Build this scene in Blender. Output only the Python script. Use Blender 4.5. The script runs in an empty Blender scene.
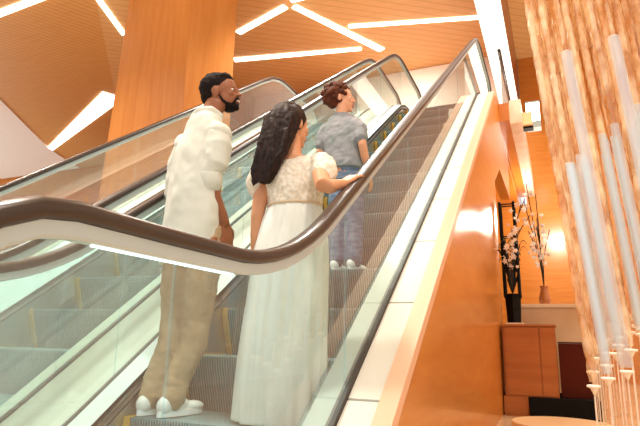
import bpy, bmesh, math, random
from math import sin, cos, pi, radians, tan, sqrt
from mathutils import Vector, Matrix, noise
random.seed(7)
S = bpy.context.scene
C = S.collection
T = tan(radians(35))

# ------------------------------------------------------------------ materials
def lin(r, g, b):
    f = lambda c: ((c/255)/12.92) if c/255 <= .04045 else (((c/255)+.055)/1.055)**2.4
    return (f(r), f(g), f(b), 1)

def mat(name, col, rough=.5, metal=0, coat=0, trans=0, emis=None, estr=0, spec=.5, sheen=0, sss=0):
    m = bpy.data.materials.new(name); m.use_nodes = True
    b = m.node_tree.nodes['Principled BSDF']
    b.inputs['Base Color'].default_value = col
    b.inputs['Roughness'].default_value = rough
    b.inputs['Metallic'].default_value = metal
    b.inputs['Coat Weight'].default_value = coat
    b.inputs['Coat Roughness'].default_value = .12
    b.inputs['Transmission Weight'].default_value = trans
    b.inputs['Specular IOR Level'].default_value = spec
    b.inputs['Sheen Weight'].default_value = sheen
    if sss:
        b.inputs['Subsurface Weight'].default_value = sss
        b.inputs['Subsurface Radius'].default_value = (.02, .008, .004)
    if emis:
        b.inputs['Emission Color'].default_value = emis
        b.inputs['Emission Strength'].default_value = estr
    return m

def vary(m, c2, scale=6, detail=4, stretch=(1, 1, 1), fac=(.35, .65), bump=0, rot=(0, 0, 0), bscale=None):
    """noise colour variation between the base colour and c2, optional bump"""
    nt = m.node_tree; N = nt.nodes; L = nt.links; b = N['Principled BSDF']
    tc = N.new('ShaderNodeTexCoord'); mp = N.new('ShaderNodeMapping')
    mp.inputs['Scale'].default_value = stretch; mp.inputs['Rotation'].default_value = rot
    L.new(tc.outputs['Object'], mp.inputs['Vector'])
    n = N.new('ShaderNodeTexNoise'); n.inputs['Scale'].default_value = scale; n.inputs['Detail'].default_value = detail
    L.new(mp.outputs[0], n.inputs['Vector'])
    r = N.new('ShaderNodeValToRGB')
    r.color_ramp.elements[0].position = fac[0]; r.color_ramp.elements[1].position = fac[1]
    r.color_ramp.elements[0].color = b.inputs['Base Color'].default_value[:]; r.color_ramp.elements[1].color = c2
    L.new(n.outputs['Fac'], r.inputs['Fac']); L.new(r.outputs['Color'], b.inputs['Base Color'])
    if bump:
        n2 = n
        if bscale:
            n2 = N.new('ShaderNodeTexNoise'); n2.inputs['Scale'].default_value = bscale; L.new(mp.outputs[0], n2.inputs['Vector'])
        bp = N.new('ShaderNodeBump'); bp.inputs['Strength'].default_value = bump; bp.inputs['Distance'].default_value = .01
        L.new(n2.outputs['Fac'], bp.inputs['Height']); L.new(bp.outputs['Normal'], b.inputs['Normal'])
    return m

def wood(name, c1, c2, rough=.3, coat=.3, grain=(1, 14, 1), plank=0, rotz=0, line=None):
    """wood laminate; plank>0 adds narrow plank joints every 1/plank metres"""
    m = bpy.data.materials.new(name); m.use_nodes = True
    nt = m.node_tree; N = nt.nodes; L = nt.links; b = N['Principled BSDF']
    b.inputs['Roughness'].default_value = rough; b.inputs['Coat Weight'].default_value = coat
    b.inputs['Coat Roughness'].default_value = .15
    tc = N.new('ShaderNodeTexCoord'); mp = N.new('ShaderNodeMapping')
    mp.inputs['Scale'].default_value = grain; mp.inputs['Rotation'].default_value = (0, 0, rotz)
    L.new(tc.outputs['Object'], mp.inputs['Vector'])
    n = N.new('ShaderNodeTexNoise'); n.inputs['Scale'].default_value = 1.6; n.inputs['Detail'].default_value = 6
    n.inputs['Roughness'].default_value = .6
    L.new(mp.outputs[0], n.inputs['Vector'])
    r = N.new('ShaderNodeValToRGB'); r.color_ramp.elements[0].position = .3; r.color_ramp.elements[1].position = .72
    r.color_ramp.elements[0].color = c1; r.color_ramp.elements[1].color = c2
    L.new(n.outputs['Fac'], r.inputs['Fac'])
    out = r.outputs['Color']
    if plank:
        mp2 = N.new('ShaderNodeMapping'); mp2.inputs['Rotation'].default_value = (0, 0, rotz)
        L.new(tc.outputs['Object'], mp2.inputs['Vector'])
        w = N.new('ShaderNodeTexWave'); w.wave_type = 'BANDS'; w.bands_direction = 'Y'; w.wave_profile = 'SIN'
        w.inputs['Scale'].default_value = plank * pi / 10
        L.new(mp2.outputs[0], w.inputs['Vector'])
        rr = N.new('ShaderNodeValToRGB'); rr.color_ramp.elements[0].position = .0; rr.color_ramp.elements[1].position = .12
        rr.color_ramp.elements[0].color = (1, 1, 1, 1); rr.color_ramp.elements[1].color = (0, 0, 0, 1)
        L.new(w.outputs['Fac'], rr.inputs['Fac'])
        mx = N.new('ShaderNodeMix'); mx.data_type = 'RGBA'
        L.new(rr.outputs['Color'], mx.inputs[0]); L.new(out, mx.inputs[6])
        mx.inputs[7].default_value = line or (c1[0]*.45, c1[1]*.4, c1[2]*.4, 1)
        out = mx.outputs[2]
    L.new(out, b.inputs['Base Color'])
    return m

def glass_mat(name, tint, gloss=.05, wash=0.0, wcol=(.9, .95, .95, 1)):
    m = bpy.data.materials.new(name); m.use_nodes = True
    nt = m.node_tree; N = nt.nodes; L = nt.links
    for n in list(N): N.remove(n)
    o = N.new('ShaderNodeOutputMaterial'); tr = N.new('ShaderNodeBsdfTransparent'); gl = N.new('ShaderNodeBsdfGlossy')
    tr.inputs['Color'].default_value = tint; gl.inputs['Roughness'].default_value = .015
    gl.inputs['Color'].default_value = (1, 1, 1, 1)
    fr = N.new('ShaderNodeFresnel'); fr.inputs['IOR'].default_value = 1.5
    ad = N.new('ShaderNodeMath'); ad.operation = 'ADD'; ad.inputs[1].default_value = gloss; ad.use_clamp = True
    ge = N.new('ShaderNodeNewGeometry'); iv = N.new('ShaderNodeMath'); iv.operation = 'SUBTRACT'; iv.inputs[0].default_value = 1
    mu = N.new('ShaderNodeMath'); mu.operation = 'MULTIPLY'
    L.new(ge.outputs['Backfacing'], iv.inputs[1]); L.new(fr.outputs[0], mu.inputs[0]); L.new(iv.outputs[0], mu.inputs[1])
    L.new(mu.outputs[0], ad.inputs[0])
    mx = N.new('ShaderNodeMixShader'); L.new(ad.outputs[0], mx.inputs[0]); L.new(tr.outputs[0], mx.inputs[1]); L.new(gl.outputs[0], mx.inputs[2])
    last = mx
    if wash:
        df = N.new('ShaderNodeBsdfDiffuse'); df.inputs['Color'].default_value = wcol
        m2 = N.new('ShaderNodeMixShader'); wm = N.new('ShaderNodeMath'); wm.operation = 'MULTIPLY'; wm.inputs[1].default_value = wash; L.new(iv.outputs[0], wm.inputs[0]); L.new(wm.outputs[0], m2.inputs[0])
        L.new(mx.outputs[0], m2.inputs[1]); L.new(df.outputs[0], m2.inputs[2]); last = m2
    L.new(last.outputs[0], o.inputs['Surface'])
    return m

WOOD_WALL = wood('amber_laminate', lin(190, 110, 36), lin(206, 132, 54), .3, .3, (1, 1.2, 9))
WOOD_DARK = wood('brown_laminate', lin(126, 60, 24), lin(160, 84, 36), .35, .3, (1, 1, 8))
WOOD_CEIL_A = wood('ceiling_planks_a', lin(216, 158, 86), lin(226, 172, 102), .5, .05, (1, 8, 1), plank=7, rotz=radians(-62), line=lin(196, 134, 66))
WOOD_CEIL_B = wood('ceiling_planks_b', lin(224, 176, 112), lin(232, 190, 130), .5, .05, (1, 8, 1), plank=5, rotz=radians(-35), line=lin(212, 162, 98))
WOOD_COL = wood('column_veneer', lin(188, 114, 48), lin(204, 134, 66), .4, .2, (6, 6, .5))
STEEL = vary(mat('brushed_steel', lin(196, 200, 198), .28, .9), lin(214, 216, 212), 3, 3, (30, 1, 1))
ALU = mat('pale_aluminium', lin(182, 194, 194), .35, .1)
CREAM = vary(mat('cream_enamel', lin(214, 202, 184), .5, 0, 0), lin(222, 212, 196), 2)
WHITE_DECK = vary(mat('white_enamel', lin(214, 220, 216), .5, 0, 0), lin(222, 226, 222), 2)
GREYD = mat('grey_enamel', lin(176, 178, 166), .4)
PEACH = mat('peach_trim', lin(228, 178, 144), .4, 0, .1)
GASKET = mat('dark_gasket', lin(52, 42, 34), .5)
RUBBER = vary(mat('brown_rubber', lin(40, 25, 18), .34, 0, .08), lin(50, 32, 23), 3)
GLASS = glass_mat('balustrade_glass', (.86, .955, .955, 1), .03, .035)  # faint white wash painted in for the haze of reflections
GLASS_FAR = glass_mat('balustrade_glass_far', (.88, .96, .95, 1), .05, .08)  # stronger white wash stands for bright reflections in the far panes
LEDM = mat('led_white', (1, 1, 1, 1), .5, emis=(1, .93, .82, 1), estr=3.2)
LEDC = mat('led_cool', (1, 1, 1, 1), .5, emis=(.75, .97, 1, 1), estr=1.8)
YELLOW = mat('yellow_paint', lin(214, 168, 72), .4)
SEAM = mat('joint_shadow_line', lin(60, 64, 60), .5)

STEPM = mat('step_metal', lin(112, 132, 130), .5, .1)
nt = STEPM.node_tree; b = nt.nodes['Principled BSDF']
tc = nt.nodes.new('ShaderNodeTexCoord'); wv = nt.nodes.new('ShaderNodeTexWave'); wv.bands_direction = 'X'; wv.inputs['Scale'].default_value = 20
rp = nt.nodes.new('ShaderNodeValToRGB'); rp.color_ramp.elements[0].color = lin(66, 96, 102); rp.color_ramp.elements[1].color = lin(140, 166, 166)
nt.links.new(tc.outputs['Object'], wv.inputs['Vector']); nt.links.new(wv.outputs['Fac'], rp.inputs['Fac']); nt.links.new(rp.outputs[0], b.inputs['Base Color'])
bp = nt.nodes.new('ShaderNodeBump'); bp.inputs['Strength'].default_value = .5; bp.inputs['Distance'].default_value = .01
nt.links.new(wv.outputs['Fac'], bp.inputs['Height']); nt.links.new(bp.outputs[0], b.inputs['Normal'])

# ------------------------------------------------------------------ mesh helpers
def obj(name, bm, m, parent=None, smooth=False):
    me = bpy.data.meshes.new(name); bmesh.ops.recalc_face_normals(bm, faces=bm.faces[:])
    bm.to_mesh(me); bm.free()
    if smooth:
        for p in me.polygons: p.use_smooth = True
    o = bpy.data.objects.new(name, me); C.objects.link(o)
    if m: me.materials.append(m)
    if parent:
        o.parent = parent; o.matrix_parent_inverse = Matrix.Translation(parent.location).inverted()
    return o

def tag(o, label, cat, group=None):
    o['label'] = label; o['category'] = cat
    if group: o['group'] = group
    return o

def thing(name, label, cat, loc=(0, 0, 0), group=None):
    o = bpy.data.objects.new(name, None); C.objects.link(o); o.location = loc; o.empty_display_size = .1
    return tag(o, label, cat, group)

def struct(name, bm, m):
    o = obj(name, bm, m); o['kind'] = 'structure'; return o

def box(bm, x0, y0, z0, x1, y1, z1, bev=0):
    vs = [bm.verts.new((x, y, z)) for x in (x0, x1) for y in (y0, y1) for z in (z0, z1)]
    fs = [(0, 1, 3, 2), (4, 6, 7, 5), (0, 4, 5, 1), (2, 3, 7, 6), (0, 2, 6, 4), (1, 5, 7, 3)]
    F = [bm.faces.new([vs[i] for i in f]) for f in fs]
    if bev:
        es = {e for f in F for e in f.edges}
        bmesh.ops.bevel(bm, geom=list(es), offset=bev, segments=2, affect='EDGES')
    return bm

def B(*a, **k): return box(bmesh.new(), *a, **k)

def prism_x(bm, pts, x0, x1):
    """polygon in YZ extruded along X"""
    a = [bm.verts.new((x0, y, z)) for y, z in pts]; b = [bm.verts.new((x1, y, z)) for y, z in pts]
    bm.faces.new(a); bm.faces.new(b[::-1]); n = len(pts)
    for i in range(n): bm.faces.new((a[i], b[i], b[(i+1) % n], a[(i+1) % n]))
    return bm

def prism_z(bm, pts, z0, z1):
    a = [bm.verts.new((x, y, z0)) for x, y in pts]; b = [bm.verts.new((x, y, z1)) for x, y in pts]
    bm.faces.new(a); bm.faces.new(b[::-1]); n = len(pts)
    for i in range(n): bm.faces.new((a[i], b[i], b[(i+1) % n], a[(i+1) % n]))
    return bm

def tube(bm, pts, rad, seg=10, flat=None):
    """round tube along a polyline, radius per point, closed with hemispherical-ish caps"""
    P = [Vector(p) for p in pts]
    if isinstance(rad, (int, float)): rad = [rad]*len(P)
    rings = []; up = None
    for i, p in enumerate(P):
        d = (P[min(i+1, len(P)-1)] - P[max(i-1, 0)]).normalized()
        if up is None:
            up = d.orthogonal().normalized()
        else:
            up = (up - d*up.dot(d)).normalized()
        s = d.cross(up)
        rings.append((p, d, up.copy(), s, rad[i]))
    allr = []
    p, d, u, s, r = rings[0]; allr.append((p - d*r*.7, u, s, r*.55))
    for p, d, u, s, r in rings: allr.append((p, u, s, r))
    p, d, u, s, r = rings[-1]; allr.append((p + d*r*.7, u, s, r*.55))
    prev = None
    for k, (p, u, s, r) in enumerate(allr):
        ring = [bm.verts.new(p + (u*cos(a) + s*sin(a))*r) for a in [2*pi*j/seg for j in range(seg)]]
        if prev:
            for j in range(seg): bm.faces.new((prev[j], prev[(j+1) % seg], ring[(j+1) % seg], ring[j]))
        else: bm.faces.new(ring[::-1])
        prev = ring
    bm.faces.new(prev)
    return bm

def loft(bm, rings, seg=32, ripple=None):
    """rings: (x,y,z,rx,ry[,rotz]); horizontal ellipses, closed"""
    prev = None
    for k, r in enumerate(rings):
        x, y, z, rx, ry = r[:5]; ro = r[5] if len(r) > 5 else 0
        vs = []
        for j in range(seg):
            a = 2*pi*j/seg; w = 1
            if ripple: w = ripple(a, k/(len(rings)-1))
            px, py = rx*cos(a)*w, ry*sin(a)*w
            vs.append(bm.verts.new((x + px*cos(ro) - py*sin(ro), y + px*sin(ro) + py*cos(ro), z)))
        if prev:
            for j in range(seg): bm.faces.new((prev[j], prev[(j+1) % seg], vs[(j+1) % seg], vs[j]))
        else: bm.faces.new(vs[::-1])
        prev = vs
    bm.faces.new(prev)
    return bm

def interp(rings, n):
    """Catmull-Rom densify a list of equal-length tuples"""
    out = []
    m = len(rings)
    for i in range(m-1):
        p0, p1, p2, p3 = rings[max(i-1, 0)], rings[i], rings[i+1], rings[min(i+2, m-1)]
        for k in range(n):
            t = k/n
            out.append(tuple(.5*((2*b) + (-a+c)*t + (2*a-5*b+4*c-d)*t*t + (-a+3*b-3*c+d)*t**3) for a, b, c, d in zip(p0, p1, p2, p3)))
    out.append(tuple(rings[-1]))
    return out

def ell(bm, M, c, r, u=14, v=10):
    ret = bmesh.ops.create_uvsphere(bm, u_segments=u, v_segments=v, radius=1)
    mm = M @ Matrix.Translation(c) @ Matrix.Diagonal((*r, 1))
    for w in ret['verts']: w.co = mm @ w.co
    return bm

def skinmods(o, voxel, smooth=4, disp=None):
    r = o.modifiers.new('union', 'REMESH'); r.mode = 'VOXEL'; r.voxel_size = voxel; r.use_smooth_shade = True
    s = o.modifiers.new('smooth', 'SMOOTH'); s.factor = .5; s.iterations = smooth
    if disp:
        for k, (st, sc) in enumerate(disp):
            t = bpy.data.textures.new('folds', 'CLOUDS'); t.noise_scale = sc; t.noise_depth = 2
            d = o.modifiers.new('folds', 'DISPLACE'); d.texture = t; d.strength = st; d.mid_level = .5; d.texture_coords = 'LOCAL'
    return o

# ------------------------------------------------------------------ escalators
Y0, ZT = 1.644, 4.25
Y1 = Y0 + ZT/T
W_ = .36
def ramp(t):
    if t < -W_: return 0
    if t > W_: return t
    return (t+W_)**2/(4*W_)
def F(y): return T*(ramp(y-Y0) - ramp(y-Y1))
def ysamp(a, b, step=.09):
    out = [a]; y = a
    while y < b-1e-6:
        near = (abs(y-Y0) < W_+.1) or (abs(y-Y1) < W_+.1)
        y = min(b, y + (step if near else .3)); out.append(y)
    return out

def shear_sweep(bm, sec, ya, yb):
    """section (x,h) swept along y, following the incline"""
    prev = None
    for y in ysamp(ya, yb):
        vs = [bm.verts.new((x, y, F(y)+h)) for x, h in sec]
        n = len(vs)
        if prev:
            for j in range(n): bm.faces.new((prev[j], prev[(j+1) % n], vs[(j+1) % n], vs[j]))
        else: bm.faces.new(vs[::-1])
        prev = vs
    bm.faces.new(prev)
    return bm

YA, YB = .74, 9.2           # newel centres
def rail_path(rn, h):
    """centre line (y,z): bottom newel arc, run at height h, top newel arc; rn = newel radius"""
    pts = []
    for k in range(0, 13):
        a = -pi/2 - pi*k/12
        pts.append((YA + rn*cos(a), h - rn + rn*sin(a)))
    for y in ysamp(YA, YB)[1:-1]: pts.append((y, F(y)+h))
    for k in range(0, 13):
        a = pi/2 - pi*k/12
        pts.append((YB + rn*cos(a), ZT + h - rn + rn*sin(a)))
    return pts

def path_sweep(bm, x, path, sec):
    """section (dx, dn) swept along a YZ path, dn along the outward normal"""
    prev = None; n = len(sec)
    for i, (y, z) in enumerate(path):
        a = path[max(i-1, 0)]; b = path[min(i+1, len(path)-1)]
        dy, dz = b[0]-a[0], b[1]-a[1]; l = sqrt(dy*dy+dz*dz); ny, nz = -dz/l, dy/l
        vs = [bm.verts.new((x+dx, y+ny*dn, z+nz*dn)) for dx, dn in sec]
        if prev:
            for j in range(n): bm.faces.new((prev[j], prev[(j+1) % n], vs[(j+1) % n], vs[j]))
        else: bm.faces.new(vs[::-1])
        prev = vs
    bm.faces.new(prev)
    return bm

RAILSEC = [(-.024, -.026), (-.033, -.021), (-.037, -.008), (-.035, .004), (-.026, .012), (-.010, .016), (.010, .016), (.026, .012), (.035, .004), (.037, -.008), (.033, -.021), (.024, -.026)]
PROFSEC = [(-.014, -.060), (-.020, -.054), (-.020, -.027), (.020, -.027), (.020, -.054), (.014, -.060)]

def balustrade(parent, x, gm, led=False, led_span=None):
    obj('handrail', path_sweep(bmesh.new(), x, rail_path(.32, 1.0), RAILSEC), RUBBER, parent, True)
    obj('rail_profile', path_sweep(bmesh.new(), x, rail_path(.32, 1.0)[6:-6], PROFSEC), ALU, parent)
    if led:
        bm = bmesh.new()
        a, b = led_span
        ys = [a + (b-a)*k/8 for k in range(9)]
        path_sweep(bm, x, [(y, F(y)+1) for y in ys], [(-.004, -.064), (-.004, -.060), (.004, -.060), (.004, -.064)])
        obj('led_line', bm, LEDC, parent)
    # glass, split by vertical joints
    cuts = [YA] + [1.06 + 1.16*k for k in range(0, 8)]
    cuts = [c for c in cuts if c < YB-.1] + [YB]
    for i in range(len(cuts)-1):
        a, b = cuts[i] + .003, cuts[i+1] - .003
        ys = ysamp(a, b, .06)
        top = [(y, F(y)+.945) for y in ys]; bot = [(y, F(y)+.10) for y in ys]
        if i == 0:
            arc = [(YA + .265*cos(t), .68 + .265*sin(t)) for t in [pi/2 + pi*k/10 for k in range(1, 10)]]
            pts = top[::-1] + arc + [(YA, .415), (YA, .1)] + bot[1:]
        elif i == len(cuts)-2:
            arc = [(YB + .265*cos(t), ZT + .68 + .265*sin(t)) for t in [pi/2 - pi*k/10 for k in range(1, 10)]]
            pts = top + arc + [(YB, ZT+.415), (YB, ZT+.1)] + bot[::-1][1:]
        else: pts = top + bot[::-1]
        obj('glass_panel', prism_x(bmesh.new(), pts, x-.006, x+.006), gm, parent)
    obj('glass_gasket', shear_sweep(bmesh.new(), [(x-.016, .09), (x-.016, .15), (x+.016, .15), (x+.016, .09)], .6, 9.4), GASKET, parent)

def escalator(label, xl, xr, sl, sr, decks, gm_l, gm_r, group=None, led=None):
    e = thing('escalator', label, 'escalator', ((sl+sr)/2, 0, 0), group)
    balustrade(e, xr, gm_r, led is not None, led)
    balustrade(e, xl, gm_l)
    for nm, sec, mm in decks:
        obj(nm, shear_sweep(bmesh.new(), sec, .35, 9.6), mm, e)
    # skirts
    for s, d in ((sl, -1), (sr, 1)):
        obj('skirt_panel', shear_sweep(bmesh.new(), [(s, -.45), (s, .128), (s+d*.012, .128), (s+d*.012, -.45)], 1.0, 8.9), STEEL, e)
    for s, d in ((sl, 1), (sr, -1)):
        obj('skirt_brush', shear_sweep(bmesh.new(), [(s+d*.001, .055), (s+d*.001, .085), (s+d*.02, .075), (s+d*.02, .06)], 1.2, 8.4), GASKET, e)
    # steps
    x0, x1 = sl+.006, sr-.006
    k = -1
    while True:
        z = .10 + .28*k; yn = 1.787 + .4*k
        if z < 0: z = .004
        if z > ZT: z = ZT + .004
        if yn > 8.3: break
        bm = bmesh.new()
        # tread slab and curved riser, extruded across
        pr = [(yn, z), (yn+.398, z), (yn+.398, z-.03), (yn+.03, z-.03), (yn+.05, z-.14), (yn+.10, z-.30), (yn+.085, z-.30), (yn+.035, z-.15), (yn+.004, z-.05), (yn-.002, z-.012)]
        prism_x(bm, pr, x0, x1)
        st = obj('step', bm, STEPM, e)
        for a, b_ in ((x0, x0+.035), (x1-.035, x1)):
            bm = bmesh.new()
            prism_x(bm, [(yn+.395, z+.0005), (yn+.395, z+.004), (yn-.006, z+.004), (yn+.0, z-.05), (yn+.03, z-.15), (yn+.08, z-.29), (yn+.075, z-.29), (yn+.025, z-.15), (yn-.006, z-.05), (yn-.010, z), (yn, z+.0005)][:0] or [(yn+.395, z), (yn+.395, z+.004), (yn-.008, z+.004), (yn-.012, z-.04), (yn+.022, z-.15), (yn+.072, z-.29), (yn+.088, z-.29), (yn+.04, z-.15), (yn+.006, z-.04), (yn+.004, z)], a, b_)
            obj('yellow_edge', bm, YELLOW, st)
        k += 1
    # comb plates
    obj('comb_plate', B(sl+.004, .45, -.02, sr-.004, 1.383, .012), STEEL, e)
    obj('comb_plate', B(sl+.004, 8.6, ZT-.02, sr-.004, 9.6, ZT+.012), STEEL, e)
    return e

CLAD_TOP = [(y, F(y)+.085) for y in ysamp(.35, 9.6)]
e1 = escalator('escalator the three people ride, with wood clad outer side, nearest the camera', -.62, .62, -.5, .5,
    [('inner_deck', [(.5, .10), (.5, .13), (.604, .15), (.604, .10)], GREYD),
     ('inner_deck', [(-.5, .10), (-.5, .13), (-.604, .15), (-.604, .10)], WHITE_DECK)],
    GLASS_FAR, GLASS, None, (.80, 1.32))
# outer deck panels of the near side, with open joints over a dark bed
obj('deck_bed', shear_sweep(bmesh.new(), [(.636, .05), (.636, .108), (.775, .108), (.775, .05)], .35, 9.6), GASKET, e1)
ya = .36
while ya < 9.5:
    yb = min(ya + .62, 9.6)
    obj('deck_panel', shear_sweep(bmesh.new(), [(.638, .108), (.638, .122), (.772, .122), (.772, .108)], ya+.006, yb-.006), CREAM, e1)
    ya = yb
obj('edge_trim', shear_sweep(bmesh.new(), [(.775, .06), (.775, .13), (.856, .13), (.856, .06)], .35, 9.6), PEACH, e1)
clad = CLAD_TOP + [(9.6, 3.15), (7.75, 3.15), (6.95, 2.75), (6.95, 0.0), (.35, 0.0)]
obj('wood_cladding', prism_x(bmesh.new(), clad, .70, .85), WOOD_WALL, e1)

e2 = escalator('escalator running empty beyond the occupied one, on its left', -2.78, -1.03, -2.22, -1.16,
    [('inner_deck', [(-1.16, .10), (-1.16, .13), (-1.044, .15), (-1.044, .10)], CREAM),
     ('inner_deck', [(-2.22, .10), (-2.22, .13), (-2.764, .17), (-2.764, .10)], WHITE_DECK),
     ('outer_deck', [(-1.014, .09), (-1.014, .14), (-.642, .14), (-.642, .09)], CREAM),
     ('outer_deck', [(-2.796, -.9), (-2.796, .14), (-2.95, .14), (-2.95, -.9)], CREAM)],
    GLASS_FAR, GLASS_FAR)

# parenting of yellow edges: mesh is in world coordinates, so undo the whole chain of offsets
for o in bpy.data.objects:
    if o.name.startswith('yellow_edge'):
        o.matrix_parent_inverse = Matrix.Identity(4)

# ------------------------------------------------------------------ room shell
FLOORM = vary(mat('cream_marble', lin(220, 190, 152), .15, 0, .3), lin(200, 164, 122), 1.3, 8)
CARPET = mat('pale_stone_upper', lin(222, 206, 182), .3)
struct('floor', B(-14, -3, -.3, 5, 16, 0.0), FLOORM)
struct('floor_upper', B(-14, 9.6, 3.85, .83, 16, ZT), wood('slab_wood', lin(196, 108, 36), lin(214, 130, 52), .3, .3))
ZC = 7.5
# ceiling in two plank fields
struct('ceiling', prism_z(bmesh.new(), [(-22, 0), (-6.6, 0), (-6.6, 7), (-9.9, 11.1), (-12, 18), (-22, 18)], ZC, ZC+.1), WOOD_CEIL_A)
struct('ceiling_right', prism_z(bmesh.new(), [(5, 0), (5, 18), (-12, 18), (-9.9, 11.1), (-6.6, 7), (-6.6, 0)], ZC, ZC+.1), WOOD_CEIL_B)
PLASTER = mat('white_plaster', lin(250, 240, 226), .6)
struct('ceiling_left', prism_z(bmesh.new(), [(-13.2, 9.9), (-15.5, 13.6), (-16.4, 15.9), (-21, 15.9), (-21, 9.9)], ZC-.05, ZC), PLASTER)
struct('wall_back', B(-3.0, 12.6, ZT+.01, .58, 12.8, ZC-.01), mat('cream_wall', lin(250, 236, 218), .6))
struct('pale_backing', B(-5.6, 12.6, ZT+.01, -3.0, 12.8, 6.3), bpy.data.materials['cream_wall'])  # invented pale panel, whitens the view through the far glass
struct('wall_back_left', B(-22, 16, 0, .6, 16.2, ZC), WOOD_WALL)
struct('wall_back_right', B(1.0, 13, 0, 5, 13.2, ZC), WOOD_WALL)
struct('wall_right', B(5, 2, 0, 5.2, 16, ZC), mat('daylit_cream', lin(244, 236, 224), .6))  # out of view; pale colour stands for a daylit side reflected in glass
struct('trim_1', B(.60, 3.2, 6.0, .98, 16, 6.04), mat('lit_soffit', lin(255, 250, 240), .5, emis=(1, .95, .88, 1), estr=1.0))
struct('trim_2', B(.60, 3.2, 6.04, .98, 16, ZC), WOOD_DARK)

# LED strips in the ceiling: (ends, widths, label)
def strip(a, b, wa, wb, label):
    a = Vector((*a, 0)); b = Vector((*b, 0)); d = (b-a).normalized(); n = Vector((-d.y, d.x, 0))
    wa *= .72; wb *= .72
    pts = [(p.x, p.y) for p in (a+n*wa/2, b+n*wb/2, b-n*wb/2, a-n*wa/2)]
    o = obj('light_strip', prism_z(bmesh.new(), pts, ZC-.03, ZC-.003), LEDM)
    tag(o, label, 'ceiling light', 'linear lights in the wooden ceiling')
strip((-4.75, 9.45), (-3.30, 8.95), .20, .20, 'linear ceiling light slanting up right from the column to the junction')
strip((-3.13, 9.0), (-1.94, 11.35), .19, .24, 'linear ceiling light running down right from the junction to the rail tops')
strip((-3.10, 8.80), (-2.35, 8.80), .17, .17, 'short linear ceiling light leaving the junction towards the upper right')
strip((-2.33, 10.12), (.42, 10.82), .15, .15, 'nearly level linear ceiling light ending at the white soffit')
strip((-5.5, 10.49), (-2.38, 11.12), .22, .16, 'nearly level thin ceiling light above the man')
strip((-9.3, 6.9), (-7.45, 6.80), .24, .20, 'linear ceiling light in the upper left corner')
strip((-6.70, 7.1), (-7.25, 8.56), .16, .16, 'thin linear ceiling light running into the top of the column')
strip((-15.82, 13.88), (-9.88, 10.98), .30, .85, 'widening linear ceiling light at the left, below the plank field')

# wood clad column: leaning prism with two visible faces
bm = bmesh.new()
lo = [(-6.32, 7.3), (-4.02, 6.95), (-3.46, 7.4), (-4.3, 8.4), (-5.6, 8.4)]
hi = [(-5.92, 7.3), (-4.17, 6.95), (-3.47, 7.4), (-4.3, 8.4), (-5.4, 8.4)]
a = [bm.verts.new((x, y, 0)) for x, y in lo]; b_ = [bm.verts.new((x, y, ZC)) for x, y in hi]
bm.faces.new(a); bm.faces.new(b_[::-1])
for i in range(5): bm.faces.new((a[i], b_[i], b_[(i+1) % 5], a[(i+1) % 5]))
col = obj('column', bm, WOOD_COL); col['kind'] = 'structure'

# guard rails on the upper floor
def guard(x0, y0, x1, y1, z, label):
    t = thing('glass_guard_rail', label, 'railing', (x0, y0, z))
    d = Vector((x1-x0, y1-y0, 0)); n = Vector((-d.y, d.x, 0)).normalized()*.006
    bm = bmesh.new()
    vs = [bm.verts.new(v) for v in (Vector((x0, y0, z+.06))+n, Vector((x1, y1, z+.06))+n, Vector((x1, y1, z+.06))-n, Vector((x0, y0, z+.06))-n)]
    f = bm.faces.new(vs); r = bmesh.ops.extrude_face_region(bm, geom=[f])
    for v in r['geom']:
        if isinstance(v, bmesh.types.BMVert): v.co.z = z+.96
    obj('glass_panel', bm, GLASS_FAR, t)
    obj('handrail', tube(bmesh.new(), [(x0, y0, z+.98), (x1, y1, z+.98)], .028), RUBBER, t, True)
    bm = bmesh.new(); n *= 4
    vs = [bm.verts.new(v) for v in (Vector((x0, y0, z))+n, Vector((x1, y1, z))+n, Vector((x1, y1, z))-n, Vector((x0, y0, z))-n)]
    f = bm.faces.new(vs); r = bmesh.ops.extrude_face_region(bm, geom=[f])
    for v in r['geom']:
        if isinstance(v, bmesh.types.BMVert): v.co.z = z+.06
    obj('base_channel', bm, ALU, t)
guard(-3.27, 9.65, -3.27, 13.0, ZT, 'glass guard rail on the upper floor beyond the far escalator')
guard(.90, 8.3, .90, 12.6, 4.3, 'glass guard rail under the white soffit at the top right')

# ------------------------------------------------------------------ people
def skinmat(n, c, c2):
    return vary(mat(n, c, .5, spec=.35, sss=.15), c2, 9)
SK_M = skinmat('skin_brown', lin(140, 84, 54), lin(152, 94, 62))
SK_W = skinmat('skin_tan', lin(206, 142, 102), lin(214, 152, 112))
SK_B = skinmat('skin_fair', lin(222, 156, 120), lin(228, 164, 128))
HAIR_K = vary(mat('hair_black', lin(24, 15, 12), .8, spec=.15), lin(32, 20, 15), 60, bump=.6)
HAIR_D = vary(mat('hair_dark_brown', lin(24, 12, 9), .55, spec=.2), lin(48, 25, 17), 5, 6, (22, 22, 1.2), bump=.3)
HAIR_B = vary(mat('hair_chestnut', lin(64, 28, 16), .6, spec=.2), lin(110, 54, 30), 30, bump=.6)
LINEN = vary(mat('white_linen', lin(208, 206, 190), .85, sheen=.1), lin(220, 217, 202), 4, bump=.25, bscale=7)
KHAKI = vary(mat('beige_cotton', lin(168, 140, 106), .9), lin(184, 156, 122), 5, bump=.35, bscale=9)
DRESS = vary(mat('ivory_cotton', lin(222, 220, 208), .85, sheen=.1), lin(230, 228, 218), 5, bump=.15, bscale=14)
LACE = vary(mat('ivory_lace', lin(218, 198, 172), .85, sheen=.1), lin(236, 224, 206), 55, 2, bump=.6)
TEE = vary(mat('grey_blue_cotton', lin(128, 132, 130), .85), lin(150, 146, 148), 7, bump=.25, bscale=9)
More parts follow.
